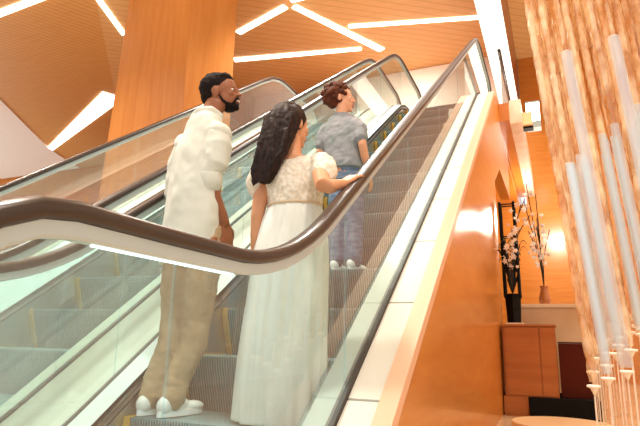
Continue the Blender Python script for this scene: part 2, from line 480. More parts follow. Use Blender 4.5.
DENIM = vary(mat('blue_denim', lin(96, 112, 138), .85), lin(132, 146, 164), 12, 4, (1, 1, 4), bump=.3)
SHOEW = mat('white_leather', lin(238, 236, 230), .45)
SOLE = mat('white_rubber', lin(244, 244, 240), .5)
EYEW = mat('eye_white', lin(240, 236, 230), .2); IRIS = mat('iris_brown', lin(50, 28, 18), .2)
TEETH = mat('teeth', lin(248, 244, 236), .3)
LIPM = mat('lips_brown', lin(128, 62, 50), .4); LIPW = mat('lips_rose', lin(190, 92, 80), .4)

def headM(c, yaw, pitch=0, roll=0, s=1):
    return Matrix.Translation(c) @ Matrix.Rotation(yaw, 4, 'Z') @ Matrix.Rotation(pitch, 4, 'X') @ Matrix.Rotation(roll, 4, 'Y') @ Matrix.Scale(s, 4)

def head(bm, M, jaw=1.0):
    ell(bm, M, (0, -.015, .03), (.076, .095, .085), 24, 16)
    ell(bm, M, (0, .028, .02), (.066, .066, .078), 20, 14)
    ell(bm, M, (0, .030, -.040), (.060*jaw, .062, .070), 20, 14)
    ell(bm, M, (0, .042, -.082), (.040*jaw, .042, .032), 16, 12)      # jaw and chin
    ell(bm, M, (0, .078, -.100), (.018*jaw, .014, .014))
    ell(bm, M, (0, .082, .018), (.044, .014, .010))                    # brow
    ell(bm, M, (0, .098, -.008), (.009, .014, .026))                   # nose bridge
    ell(bm, M, (0, .108, -.026), (.013, .017, .012))                   # nose tip
    for s in (-1, 1):
        ell(bm, M, (s*.012, .100, -.030), (.009, .012, .008))
        ell(bm, M, (s*.040, .066, -.024), (.020, .020, .018))          # cheek
        ell(bm, M, (s*.077, -.006, -.012), (.009, .020, .031))         # ear
        ell(bm, M, (s*.083, -.012, -.004), (.006, .018, .022))
    ell(bm, M, (0, .090, -.058), (.022, .012, .006)); ell(bm, M, (0, .088, -.069), (.020, .012, .007))

def face_parts(p, M, lipm, teeth=False):
    for s in (-1, 1):
        e = obj('eye', ell(bmesh.new(), M, (s*.030, .0775, .001), (.0120, .0110, .0065)), EYEW, p, True)
        obj('iris', ell(bmesh.new(), M, (s*.030, .0870, .001), (.0055, .0025, .0055)), IRIS, p, True)
    bm = ell(bmesh.new(), M, (0, .096, -.057), (.021, .009, .004)); ell(bm, M, (0, .094, -.071), (.018, .009, .005))
    obj('lips', bm, lipm, p, True)
    if teeth: obj('teeth', ell(bmesh.new(), M, (0, .096, -.064), (.018, .009, .0045)), TEETH, p, True)

def hand(bm, w, d, side, back, curl=.35, s=1.0):
    """w wrist, d direction of the fingers, side = direction towards the thumb, back = back of the hand"""
    w = Vector(w); d = Vector(d).normalized(); back = Vector(back); back = (back - d*back.dot(d)).normalized()
    t = d.cross(back); 
    if t.dot(Vector(side)) < 0: t = -t
    # palm: short slabs of overlapping tubes
    for k in range(4):
        off = (k-1.5)*.0195*s
        tube(bm, [w + t*off*.6, w + d*.045*s + t*off*.9, w + d*.088*s + t*off], [.013*s, .0125*s, .0105*s], 8)
        L = (.068, .078, .082, .072)[::1][k]*s if True else 0
        L = (.062, .074, .080, .070)[k]*s
        p = w + d*.088*s + t*off*1.05; a = 0; pts = [p]; 
        for seg, fr in enumerate((.45, .32, .23)):
            a += curl*(.7, 1.1, .8)[seg]
            v = d*cos(a) - back*sin(a)
            p = p + v*L*fr + t*off*.05; pts.append(p)
        tube(bm, pts, [.0098*s, .0090*s, .0082*s, .0070*s], 8)
    # thumb from the side near the wrist
    p = w + d*.018*s + t*.024*s
    p1 = p + (d*.7 + t*.75 - back*.25).normalized()*.040*s
    p2 = p1 + (d*.95 + t*.25 - back*.35).normalized()*.030*s
    p3 = p2 + (d*1. - back*.5).normalized()*.022*s
    tube(bm, [p, p1, p2, p3], [.0135*s, .0115*s, .0105*s, .0085*s], 8)

def shoe(parent, c, yaw, s=1.0, upper=SHOEW):
    M = Matrix.Translation(c) @ Matrix.Rotation(yaw, 4, 'Z') @ Matrix.Scale(s, 4)
    bm = bmesh.new()
    ell(bm, M, (0, -.085, .050), (.038, .045, .045)); ell(bm, M, (0, -.02, .050), (.038, .09, .040)); ell(bm, M, (0, .09, .036), (.045, .075, .028))
    ell(bm, M, (0, -.06, .085), (.036, .045, .035))
    sh = skinmods(obj('shoe', bm, upper, parent), .006, 3)
    bm = bmesh.new()
    rg = [(0, .0, -1), (0, 0, 1)]
    out = []
    for k in range(28):
        a = 2*pi*k/28; y = .145*sin(a)+.015; x = (.042 + .008*sin(a))*cos(a)
        out.append(M @ Vector((x, y, 0)))
    a_ = [bm.verts.new(v) for v in out]; b2 = [bm.verts.new(v + Vector((0, 0, .026*s))) for v in out]
    bm.faces.new(a_); bm.faces.new(b2[::-1])
    for i in range(28): bm.faces.new((a_[i], b2[i], b2[(i+1) % 28], a_[(i+1) % 28]))
    so = obj('sole', bm, SOLE, sh)
    so.matrix_parent_inverse = Matrix.Identity(4)

# ---------------- the man
ZS = .384
man = thing('person', 'person in loose white shirt and beige trousers, face turned right, left of the woman', 'person', (-.29, 2.36, ZS))
hc = Vector((-.225, 2.42, 2.12)); HM = headM(hc, radians(-76), radians(8), radians(6), 1.0)
bm = bmesh.new(); head(bm, HM, 1.05)
tube(bm, [(-.285, 2.36, 1.86), (-.262, 2.375, 1.96), (-.235, 2.395, 2.05)], [.066, .058, .056], 14)
loft(bm, interp([(-.29, 2.37, 1.22, .14, .10, 0), (-.29, 2.37, 1.35, .135, .095, 0), (-.295, 2.37, 1.55, .15, .10, -.3), (-.295, 2.37, 1.75, .17, .10, -.45), (-.29, 2.37, 1.88, .13, .07, -.45), (-.285, 2.37, 1.93, .06, .05, -.45)], 4), 20)
tube(bm, [(-.285, 2.36, 1.22), (-.21, 2.36, 1.22)], .10, 12)
for hx, kx, ax in ((-.365, -.405, -.445), (-.215, -.260, -.305)):
    tube(bm, [(hx, 2.36, 1.22), ((hx+kx)/2, 2.37, 1.04), (kx, 2.40, .86), (kx, 2.385, .74), (ax, 2.33, .47)], [.085, .075, .055, .056, .036], 12)
SHL, ELL_, WRL = (-.47, 2.42, 1.84), (-.50, 2.44, 1.55), (-.45, 2.60, 1.36)
SHR, ELR, WRR = (-.150, 2.335, 1.83), (-.195, 2.32, 1.56), (-.145, 2.42, 1.355)
tube(bm, [SHL, ELL_, WRL], [.050, .040, .028], 12)
tube(bm, [SHR, (-.165, 2.325, 1.69), ELR, (-.182, 2.345, 1.49), WRR], [.052, .048, .045, .046, .029], 12)
hand(bm, WRR, (.10, .22, -1), (0, 1, .2), (1, -.3, 0), .3)
hand(bm, WRL, (.05, .5, -1), (.4, 1, 0), (-1, 0, 0), .3)
skinmods(obj('body', bm, SK_M, man), .006, 3)
face_parts(man, HM, LIPM, True)
# short cropped hair and beard
bm = bmesh.new()
ell(bm, HM, (0, -.024, .042), (.082, .098, .088), 24, 16)
ell(bm, HM, (0, -.060, -.010), (.070, .055, .060), 20, 12)
ell(bm, HM, (0, .030, .078), (.062, .050, .040), 20, 12)
o = skinmods(obj('hair', bm, HAIR_K, man), .007, 2, [(.012, .02)])
bm = bmesh.new()
ell(bm, HM, (0, .046, -.088), (.045, .048, .029), 20, 14)
ell(bm, HM, (0, .082, -.098), (.022, .016, .020))
for s in (-1, 1):
    tube(bm, [HM @ Vector((s*.068, .010, -.028)), HM @ Vector((s*.058, .024, -.062)), HM @ Vector((s*.040, .048, -.082))], [.005, .009, .014], 10)
    tube(bm, [HM @ Vector((s*.030, .082, -.076)), HM @ Vector((s*.022, .094, -.050)), HM @ Vector((0, .101, -.046))], [.009, .006, .005], 8)
skinmods(obj('beard', bm, HAIR_K, man), .005, 2, [(.006, .015)])
# shirt
bm = bmesh.new()
R_ = -.42
ell(bm, Matrix.Identity(4), (-.175, 2.345, 1.835), (.085, .085, .075)); ell(bm, Matrix.Identity(4), (-.43, 2.415, 1.835), (.08, .08, .07))
loft(bm, interp([(-.318, 2.355, 1.13, .172, .125, -.1), (-.318, 2.355, 1.25, .180, .130, -.15), (-.318, 2.36, 1.42, .176, .128, -.25), (-.315, 2.365, 1.60, .176, .125, R_), (-.31, 2.37, 1.76, .182, .118, R_), (-.30, 2.37, 1.86, .165, .095, R_), (-.29, 2.37, 1.93, .125, .085, R_), (-.28, 2.375, 1.965, .085, .075, R_)], 5), 28,
     ripple=lambda a, k: 1 + .018*sin(5*a+k*5) + .012*sin(9*a-k*9))
tube(bm, [(-.335, 2.325, 1.955), (-.28, 2.315, 1.985), (-.225, 2.335, 1.99), (-.20, 2.40, 1.97)], [.020, .024, .022, .016], 8)
skinmods(obj('shirt', bm, LINEN, man), .008, 4, [(.024, .17)])
for pts, rr in (([(-.43, 2.42, 1.835), (-.485, 2.435, 1.72), (-.505, 2.44, 1.56), (-.475, 2.52, 1.46)], [.072, .070, .066, .060]),
                ([(-.178, 2.338, 1.845), (-.150, 2.322, 1.76), (-.155, 2.312, 1.66), (-.188, 2.310, 1.61), (-.190, 2.318, 1.575)], [.068, .073, .069, .064, .064])):
    sl_ = obj('sleeve', tube(bmesh.new(), pts, rr, 18), LINEN, man); skinmods(sl_, .007, 3, [(.014, .09)])
    p0, p1 = Vector(pts[-2]), Vector(pts[-1]); d = (p1-p0).normalized()
    cf = obj('cuff', tube(bmesh.new(), [p1 - d*.035, p1 + d*.030], [rr[-1]+.006, rr[-1]+.004], 24), LINEN, sl_, True)
    cf.matrix_parent_inverse = Matrix.Translation(man.location).inverted() @ Matrix.Identity(4) if False else Matrix.Identity(4)
# trousers
bm = bmesh.new()
loft(bm, interp([(-.29, 2.365, 1.12, .150, .115), (-.29, 2.365, 1.22, .155, .115), (-.29, 2.365, 1.34, .145, .105)], 3), 24)
for hx, kx, ax in ((-.362, -.402, -.440), (-.215, -.262, -.305)):
    tube(bm, [(hx, 2.36, 1.20), ((hx+kx)/2, 2.37, 1.03), (kx, 2.395, .84), (kx, 2.375, .72), (ax, 2.325, .55), (ax, 2.30, .455)], [.098, .090, .074, .070, .062, .062], 16)
skinmods(obj('trousers', bm, KHAKI, man), .009, 3, [(.018, .07), (.006, .03)])
shoe(man, (-.446, 2.345, ZS), 0); shoe(man, (-.305, 2.345, ZS), radians(-10))

# ---------------- the woman
wom = thing('person', 'person in long ivory dress with long dark hair, right hand on the handrail', 'person', (.27, 2.38, ZS))
hc = Vector((.245, 2.40, 1.855)); HM = headM(hc, radians(-22), radians(2), 0, .95)
bm = bmesh.new(); head(bm, HM, .93)
tube(bm, [(.275, 2.37, 1.60), (.268, 2.375, 1.68), (.255, 2.385, 1.78)], [.058, .048, .045], 14)
loft(bm, interp([(.275, 2.37, 1.20, .15, .11), (.29, 2.37, 1.40, .115, .085), (.285, 2.37, 1.52, .135, .09), (.28, 2.37, 1.62, .145, .07), (.275, 2.37, 1.665, .07, .05)], 4), 20)
for hx, ax in ((.20, .20), (.35, .34)):
    tube(bm, [(hx, 2.37, 1.18), (hx, 2.39, .82), (hx, 2.38, .70), (ax, 2.34, .46)], [.09, .055, .052, .034], 12)
tube(bm, [(.145, 2.345, 1.595), (.125, 2.32, 1.46), (.118, 2.31, 1.36), (.105, 2.335, 1.26), (.085, 2.36, 1.165)], [.046, .040, .034, .034, .023], 12)
hand(bm, (.085, 2.36, 1.165), (-.05, .12, -1), (.1, 1, 0), (-1, 0, 0), .3, .9)
tube(bm, [(.415, 2.375, 1.60), (.470, 2.28, 1.525), (.528, 2.175, 1.440), (.548, 2.20, 1.438), (.588, 2.28, 1.470)], [.046, .042, .037, .034, .023], 12)
hand(bm, (.590, 2.286, 1.478), (.20, .80, .55), (-1, .2, -.1), (.0, -.55, 1), .28, .9)
skinmods(obj('body', bm, SK_W, wom), .006, 3)
face_parts(wom, HM, LIPW)
# long hair falling down the back
bm = bmesh.new()
ell(bm, HM, (0, -.022, .034), (.088, .106, .096), 24, 16)
rings = interp([(.240, 2.345, 1.930, .060, .055, -.5), (.238, 2.335, 1.89, .088, .080, -.5), (.236, 2.318, 1.83, .094, .084, -.4), (.228, 2.292, 1.75, .092, .072, -.3), (.214, 2.272, 1.68, .088, .056, -.2), (.198, 2.258, 1.61, .076, .044, -.1), (.196, 2.250, 1.55, .052, .034, 0), (.190, 2.248, 1.50, .022, .018, 0)], 6)
loft(bm, rings, 40, ripple=lambda a, k: 1 + .05*sin(11*a + 3*k) + .035*sin(19*a - 5*k))
for i in range(30):
    a = random.uniform(0, 1)
    x0 = .150 + .155*a; s = random.uniform(-.008, .008)
    tube(bm, [(x0+.01, 2.25+.04*abs(a-.5), 1.86), (x0, 2.24+s, 1.74), (x0-.012, 2.225+s, 1.64), (.128+.120*a+s*2, 2.220, 1.57 + .01*a), (.145+.080*a+s*3, 2.224, 1.495 + .02*a + s*2)], [.012, .011, .010, .008, .003], 6)
skinmods(obj('hair', bm, HAIR_D, wom), .006, 1, [(.008, .02)])
# blouse: lace bodice with open V back and puffed sleeves
bm = bmesh.new()
loft(bm, interp([(.292, 2.37, 1.400, .140, .105), (.292, 2.37, 1.44, .146, .108), (.288, 2.37, 1.50, .162, .112), (.284, 2.37, 1.57, .178, .105), (.284, 2.37, 1.615, .172, .088), (.286, 2.378, 1.648, .118, .066)], 5), 40,
     ripple=lambda a, k: 1 + .02*sin(13*a)*(1-k) - .10*max(0, k-.45)*2*math.exp(-((a-1.5*pi)/.42)**2))
tube(bm, [(.145, 2.36, 1.625), (.112, 2.345, 1.585), (.100, 2.335, 1.530), (.108, 2.328, 1.490)], [.052, .066, .066, .050], 14)
tube(bm, [(.415, 2.375, 1.625), (.452, 2.345, 1.590), (.476, 2.31, 1.545), (.490, 2.285, 1.515)], [.054, .068, .066, .050], 14)
skinmods(obj('blouse', bm, LACE, wom), .007, 2, [(.014, .045)])
obj('waist_seam', loft(bmesh.new(), [(.292, 2.37, 1.398, .141, .106), (.292, 2.37, 1.403, .146, .111), (.292, 2.37, 1.409, .146, .111), (.292, 2.37, 1.414, .141, .106)], 40), mat('tan_cord', lin(206, 180, 148), .8), wom, True)
# skirt with pleats deepening to the hem
bm = bmesh.new()
loft(bm, interp([(.292, 2.37, 1.415, .132, .098), (.290, 2.37, 1.34, .160, .125), (.284, 2.37, 1.20, .185, .150), (.274, 2.365, .95, .198, .162), (.262, 2.36, .70, .210, .168), (.254, 2.36, .50, .218, .166), (.250, 2.36, .392, .222, .162)], 6), 120,
     ripple=lambda a, k: 1 + (.008+.045*k)*sin(9*a+1.3*sin(3*k)+.6) + (.006+.028*k)*sin(17*a-2*k+1) + .012*sin(29*a+4*k))
obj('skirt', bm, DRESS, wom, True)
shoe(wom, (.20, 2.38, ZS), 0, .85, mat('tan_sandal', lin(180, 130, 90), .5)); shoe(wom, (.34, 2.38, ZS), 0, .85, bpy.data.materials['tan_sandal'])

# ---------------- the boy
ZB = 1.224
boy = thing('person', 'young person with curly chestnut hair in grey tee, riding higher up than the others', 'person', (.13, 3.56, ZB))
hc = Vector((.075, 3.53, 2.515)); HM = headM(hc, radians(-70), radians(5), 0, .95)
bm = bmesh.new(); head(bm, HM, .95)
tube(bm, [(.085, 3.52, 2.34), (.09, 3.52, 2.40), (.095, 3.525, 2.47)], [.048, .042, .042], 12)
loft(bm, interp([(.12, 3.53, 1.92, .11, .085), (.12, 3.53, 2.08, .105, .08), (.10, 3.53, 2.25, .13, .08), (.09, 3.53, 2.34, .10, .05), (.088, 3.53, 2.37, .05, .04)], 3), 18)
for hx, ax in ((.065, .06), (.18, .19)):
    tube(bm, [(hx, 3.54, 1.93), (hx, 3.57, 1.62), (hx, 3.56, 1.54), (ax, 3.53, 1.30)], [.068, .045, .042, .03], 12)
tube(bm, [(-.045, 3.53, 2.30), (-.075, 3.52, 2.12), (-.055, 3.60, 1.95)], [.038, .032, .022], 12)
tube(bm, [(.225, 3.50, 2.29), (.262, 3.47, 2.18), (.275, 3.46, 2.11), (.282, 3.50, 2.02), (.292, 3.56, 1.93)], [.040, .035, .031, .030, .021], 12)
hand(bm, (-.055, 3.60, 1.95), (0, .4, -1), (.3, 1, 0), (-1, 0, 0), .3, .85)
hand(bm, (.292, 3.565, 1.925), (.05, .35, -1), (-.2, 1, 0), (1, 0, 0), .3, .85)
skinmods(obj('body', bm, SK_B, boy), .006, 3)
face_parts(boy, HM, LIPW)
bm = bmesh.new()
ell(bm, HM, (0, -.028, .045), (.084, .098, .085), 20, 14)
ell(bm, HM, (0, -.065, -.012), (.068, .050, .055), 20, 14)
for i in range(130):
    u = random.uniform(-1, 1); a = random.uniform(0, 2*pi); q = sqrt(1-u*u)
    v = Vector((.092*q*cos(a), .108*q*sin(a)-.03, .095*u+.045))
    if v.y > .045 and v.z < .07: continue
    if v.z < -.05: continue
    ell(bm, HM, v, (random.uniform(.012, .021),)*3, 8, 6)
skinmods(obj('hair', bm, HAIR_B, boy), .006, 1, [(.008, .015)])
bm = bmesh.new()
loft(bm, interp([(.115, 3.53, 1.955, .150, .110), (.112, 3.53, 2.05, .146, .108), (.10, 3.53, 2.18, .152, .105), (.092, 3.53, 2.28, .158, .09), (.09, 3.53, 2.35, .115, .065), (.088, 3.53, 2.395, .056, .05)], 4), 28, ripple=lambda a, k: 1+.02*sin(6*a+4*k))
tube(bm, [(-.02, 3.53, 2.30), (-.055, 3.53, 2.24), (-.070, 3.525, 2.15)], [.055, .054, .052], 12)
tube(bm, [(.205, 3.51, 2.29), (.243, 3.49, 2.24), (.264, 3.47, 2.155)], [.056, .055, .053], 12)
skinmods(obj('tee_shirt', bm, TEE, boy), .008, 3, [(.016, .07), (.008, .03)])
bm = bmesh.new()
loft(bm, interp([(.12, 3.54, 1.87, .118, .095), (.12, 3.54, 1.94, .122, .095), (.12, 3.54, 2.01, .118, .09)], 3), 20)
for hx, ax in ((.062, .058), (.182, .192)):
    tube(bm, [(hx, 3.54, 1.91), (hx, 3.56, 1.62), (ax, 3.535, 1.38), (ax, 3.53, 1.295)], [.078, .066, .060, .060], 14)
skinmods(obj('trousers', bm, DENIM, boy), .008, 3, [(.016, .06)])
shoe(boy, (.058, 3.57, ZB), 0, .85); shoe(boy, (.192, 3.57, ZB), radians(-8), .85)

# ------------------------------------------------------------------ furniture below the escalator
BLACK = mat('black_lacquer', lin(14, 11, 10), .6, spec=.15)
WOOD_CAB = wood('cabinet_veneer', lin(170, 98, 40), lin(188, 116, 54), .6, 0, (1, 1.2, 9))
bm = B(.88, 6.5, .2, 1.42, 7.3, .94, bev=.006)
ped = thing('cabinet', 'amber wood cabinet with one upright seam against the clad wall', 'cabinet', (1.15, 6.9, 0))
obj('body', bm, WOOD_CAB, ped)
obj('base', B(.86, 6.5, 0, 1.11, 7.3, .2), WOOD_CAB, ped)
obj('door', B(.90, 6.485, .215, 1.255, 6.5, .925, bev=.003), WOOD_CAB, ped)
obj('door', B(1.263, 6.485, .215, 1.41, 6.5, .925, bev=.003), WOOD_CAB, ped)
obj('top', B(.87, 6.48, .94, 1.43, 7.32, .96, bev=.003), WOOD_CAB, ped)
pl = obj('plinth', B(1.12, 6.45, 0, 1.80, 7.25, .2, bev=.005), BLACK)
tag(pl, 'low black plinth on the floor under the maroon case', 'plinth')
mc = thing('case', 'maroon wooden case standing on the black plinth', 'case', (1.56, 6.9, .2))
obj('body', B(1.44, 6.6, .2, 1.74, 7.2, .76, bev=.006), mat('maroon_lacquer', lin(84, 30, 16), .7, spec=.15), mc)
obj('lid', B(1.435, 6.59, .762, 1.745, 7.21, .78, bev=.004), mat('maroon_edge', lin(70, 24, 14), .3), mc)
ct = thing('counter', 'beige stone counter behind the wood cabinet', 'counter', (1.4, 7.9, 0))
obj('body', B(1.0, 7.6, 0, 1.9, 8.2, 1.20, bev=.01), vary(mat('beige_stone', lin(214, 176, 132), .35), lin(224, 190, 150), 3), ct)
obj('worktop', B(.98, 7.58, 1.20, 1.92, 8.22, 1.25, bev=.008), vary(mat('beige_stone_top', lin(226, 194, 156), .25), lin(232, 202, 166), 3), ct)
# round pale platform at the bottom edge
pf = obj('platform', loft(bmesh.new(), [(1.42, 5.6, .0, .42, .42), (1.42, 5.6, .07, .42, .42), (1.42, 5.6, .075, .41, .41)], 48), mat('pale_stone', lin(222, 184, 136), .4))
tag(pf, 'low round pale stone platform on the floor before the black plinth', 'platform')

# black planter with orchids on the cabinet
st = thing('orchid_planter', 'tall black planter of white orchids in a black frame on the cabinet', 'planter', (.99, 6.85, .96))
obj('base_plate', B(.90, 6.76, .96, 1.09, 6.94, .985, bev=.004), mat('white_base', lin(240, 226, 208), .4), st)
bm = bmesh.new(); loft(bm, [(.99, 6.85, .985, .075, .075), (.99, 6.85, 1.28, .088, .088), (.99, 6.85, 1.30, .092, .092), (.99, 6.85, 1.32, .092, .092)], 4)
obj('pot', bm, BLACK, st)
for px, py in ((.91, 6.79), (1.07, 6.79), (.91, 6.91), (1.07, 6.91)):
    obj('frame_post', tube(bmesh.new(), [(px, py, 1.28), (px-.01, py, 2.42)], .017, 8), BLACK, st)
for zz in (1.62, 2.0, 2.4):
    bm = bmesh.new()
    for a, c in (((.905, 6.79), (1.065, 6.79)), ((.905, 6.91), (1.065, 6.91)), ((.905, 6.79), (.905, 6.91)), ((1.065, 6.79), (1.065, 6.91))):
        tube(bm, [(*a, zz), (*c, zz)], .008, 6)
    obj('frame_ring', bm, BLACK, st)
LEAF = mat('dark_leaf', lin(26, 22, 14), .4); PETAL = mat('orchid_white', lin(250, 238, 228), .5); PETP = mat('orchid_pink', lin(226, 168, 168), .5)
for i in range(14):
    a = random.uniform(0, 2*pi); r = random.uniform(.10, .22); h = random.uniform(1.5, 2.1)
    bm = bmesh.new(); n = 7; L_ = []; R2 = []
    for k in range(n+1):
        t = k/n; c = Vector((.99 + r*t*cos(a), 6.85 + .6*r*t*sin(a), 1.32 + (h-1.32)*sin(t*2.0)*.9)); w = .028*sin(pi*min(t*.93+.05, 1))
        s = Vector((-sin(a), cos(a), 0)); L_.append(bm.verts.new(c+s*w)); R2.append(bm.verts.new(c-s*w))
    for k in range(n): bm.faces.new((L_[k], L_[k+1], R2[k+1], R2[k]))
    o = obj('leaf', bm, LEAF, st, True); sol = o.modifiers.new('thick', 'SOLIDIFY'); sol.thickness = .002
def bloom(c, s, m):
    bm = bmesh.new(); ax = random.uniform(0, 2*pi)
    R0 = Matrix.Translation(c) @ Matrix.Rotation(random.uniform(-.5, .5), 4, 'Z') @ Matrix.Rotation(pi/2 + random.uniform(-.5, .5), 4, 'X')
    for k in range(5):
        Mk = R0 @ Matrix.Rotation(ax + 2*pi*k/5, 4, 'Z')
        ell(bm, Mk, (s*.55, 0, 0), (s*.55, s*.34, s*.08), 8, 6)
    ell(bm, R0, (0, 0, s*.1), (s*.2, s*.2, s*.2), 6, 5)
    obj('bloom', bm, m, st, True)
for i in range(6):
    dx = random.uniform(-.05, .1)
    tip = (1.0 + dx + .12*(i % 3), 6.8, 2.1 + .07*i)
    pts = interp([(.99, 6.85, 1.3), (.98 + dx*.4, 6.83, 1.6), (.985 + dx*.7, 6.8, 1.85), tip], 4)
    obj('stem', tube(bmesh.new(), pts, .005, 6), LEAF, st)
    for k in range(5, len(pts), 1):
        p = Vector(pts[k]) + Vector((random.uniform(-.05, .05), random.uniform(-.08, 0), random.uniform(-.04, .04)))
        bloom(p, random.uniform(.018, .034), PETAL)

# flowering branch arching to the right of the planter, rooted in a vase on the counter
br = thing('flower_vase', 'amber glass vase of dark twigs and white blossoms on the beige counter', 'vase', (1.32, 7.85, 1.25))
obj('vase', loft(bmesh.new(), interp([(1.32, 7.85, 1.25, .05, .05), (1.32, 7.85, 1.32, .075, .075), (1.32, 7.85, 1.45, .045, .045), (1.32, 7.85, 1.50, .055, .055)], 5), 24), mat('amber_glaze', lin(170, 96, 40), .2, coat=.5), br, True)
st = br
for i in range(9):
    a = random.uniform(-1, 1)
    tip = (1.32 + .22*a, 7.85 + random.uniform(-.15, .1), random.uniform(2.0, 2.95))
    pts = interp([(1.32, 7.85, 1.48), (1.32 + .05*a, 7.84, 1.9), tip], 5)
    obj('twig', tube(bmesh.new(), pts, .006, 6), LEAF, br)
    for k in range(4, len(pts)):
        if random.random() < .5:
            p = Vector(pts[k]) + Vector((random.uniform(-.07, .07), random.uniform(-.08, 0), random.uniform(-.05, .05)))
            bloom(p, random.uniform(.02, .038), PETAL)

struct('trim_3', B(.84, 8.15, 4.02, 1.0, 12.98, 4.3), WOOD_WALL)
struct('trim_4', B(1.0, 8.3, 4.02, 1.17, 12.98, 4.4), vary(mat('cream_stone', lin(228, 204, 176), .4), lin(240, 222, 200), 4))
struct('wall_back_lower', B(-6, 13, 0, 1.0, 13.2, 3.85), WOOD_WALL)
lamp = thing('wall_lantern', 'square glowing wall lantern beside the white soffit', 'lamp', (1.31, 9.9, 4.9))
obj('diffuser', B(1.20, 9.8, 4.60, 1.42, 10.0, 4.95, bev=.01), mat('lantern_glow', (1, 1, 1, 1), .5, emis=(1, .92, .8, 1), estr=9), lamp)
obj('cap', B(1.19, 9.79, 4.95, 1.43, 10.01, 4.98), ALU, lamp); obj('cap', B(1.19, 9.79, 4.48, 1.43, 10.01, 4.60), ALU, lamp)
t = thing('display_box', 'small tan box bracketed to the cream fascia below the lantern', 'box', (1.24, 8.65, 4.06))
obj('box', B(1.17, 8.55, 4.06, 1.31, 8.75, 4.28, bev=.008), mat('tan_box', lin(238, 200, 150), .5), t)
obj('bracket', B(1.165, 8.6, 4.03, 1.32, 8.75, 4.06), BLACK, t)

# ------------------------------------------------------------------ chandelier of hanging rods
AMB = glass_mat('amber_crystal', (.99, .90, .76, 1), .07, .5, lin(246, 200, 142))
CLR = glass_mat('clear_acrylic', (.93, .97, .99, 1), .06, .30, lin(222, 236, 246))
def speckle(m, c1, c2, sc):
    nt = m.node_tree; N = nt.nodes; L = nt.links
    df = [n for n in N if n.type == 'BSDF_DIFFUSE'][0]
    tc = N.new('ShaderNodeTexCoord'); mp = N.new('ShaderNodeMapping'); mp.inputs['Scale'].default_value = (1, 1, .5)
    oi = N.new('ShaderNodeObjectInfo'); ad = N.new('ShaderNodeVectorMath'); ad.operation = 'ADD'
    L.new(tc.outputs['Object'], mp.inputs['Vector']); L.new(mp.outputs[0], ad.inputs[0])
    ml = N.new('ShaderNodeVectorMath'); ml.operation = 'SCALE'; ml.inputs[0].default_value = (7, 3, 5); L.new(oi.outputs['Random'], ml.inputs['Scale']); L.new(ml.outputs[0], ad.inputs[1])
    n = N.new('ShaderNodeTexNoise'); n.inputs['Scale'].default_value = sc; n.inputs['Detail'].default_value = 3; L.new(ad.outputs[0], n.inputs['Vector'])
    r = N.new('ShaderNodeValToRGB'); r.color_ramp.elements[0].position = .38; r.color_ramp.elements[1].position = .62
    r.color_ramp.elements[0].color = c1; r.color_ramp.elements[1].color = c2
    L.new(n.outputs['Fac'], r.inputs['Fac']); L.new(r.outputs[0], df.inputs['Color'])
speckle(AMB, lin(188, 118, 52), lin(255, 226, 184), 9)  # pale noise flecks paint the crystal sparkle into the amber
CAPM = mat('cap_ivory', lin(246, 232, 212), .3); CABLE = mat('ivory_cable', lin(238, 214, 190), .4)
TILT = -.08
ch_plate = obj('ceiling_canopy', B(.85, 3.2, 7.30, 3.0, 5.3, 7.38, bev=.01), ALU)
ch_plate.location = (0, 0, 0)
tag(ch_plate, 'flat metal canopy the hanging rods drop from', 'ceiling canopy')
def bead_mesh(z0, z1, r, pitch, seg=8):
    bm = bmesh.new(); prev = None; z = z0; k = 0
    rings = []
    while z <= z1:
        rr = r*(.78 if k % 3 == 0 else 1.0); rings.append((z, rr)); z += pitch/3; k += 1
    for z, rr in rings:
        vs = [bm.verts.new((rr*cos(2*pi*j/seg)+TILT*z, rr*sin(2*pi*j/seg), z)) for j in range(seg)]
        if prev:
            for j in range(seg): bm.faces.new((prev[j], prev[(j+1) % seg], vs[(j+1) % seg], vs[j]))
        else: bm.faces.new(vs[::-1])
        prev = vs
    bm.faces.new(prev); return bm
def smooth_rod(z0, z1, r, seg=14):
    bm = bmesh.new(); prev = None
    for z, rr in ((z0, r*.9), (z0+.01, r), (z1-.01, r), (z1, r*.9)):
        vs = [bm.verts.new((rr*cos(2*pi*j/seg)+TILT*z, rr*sin(2*pi*j/seg), z)) for j in range(seg)]
        if prev:
            for j in range(seg): bm.faces.new((prev[j], prev[(j+1) % seg], vs[(j+1) % seg], vs[j]))
        else: bm.faces.new(vs[::-1])
        prev = vs
    bm.faces.new(prev); return bm
def cap_mesh():
    bm = bmesh.new(); loft(bm, [(0, 0, -.045, .006, .006), (0, 0, -.03, .012, .012), (0, 0, -.014, .02, .02), (0, 0, -.008, .036, .036), (0, 0, .004, .036, .036), (0, 0, .006, .02, .02)], 16); return bm
def proto(kind):
    t = thing('hanging_rod', 'x', 'chandelier rod', (0, 0, 0))
    if kind == 'amber':
        obj('beaded_rod', bead_mesh(.02, 6.75, .022, .12), AMB, t, False)
    elif kind == 'clear':
        obj('beaded_rod', bead_mesh(1.25, 6.7, .020, .10), AMB, t, False)
        obj('clear_tube', smooth_rod(.02, 1.25, .026), CLR, t, True)
    else:
        obj('beaded_rod', bead_mesh(1.95, 6.7, .014, .09), AMB, t, False)
        obj('clear_tube', smooth_rod(.02, 1.95, .034), CLR, t, True)
    obj('end_cap', cap_mesh(), CAPM, t, True)
    bm = bmesh.new(); tube(bm, [(0, 0, -.62), (0, 0, -.04)], .0035, 6); obj('cable', bm, CABLE, t)
    return t
def copy_tree(o):
    c = o.copy(); C.objects.link(c)
    for ch in list(o.children):
        d = ch.copy(); C.objects.link(d); d.parent = c
    return c
protos = {}
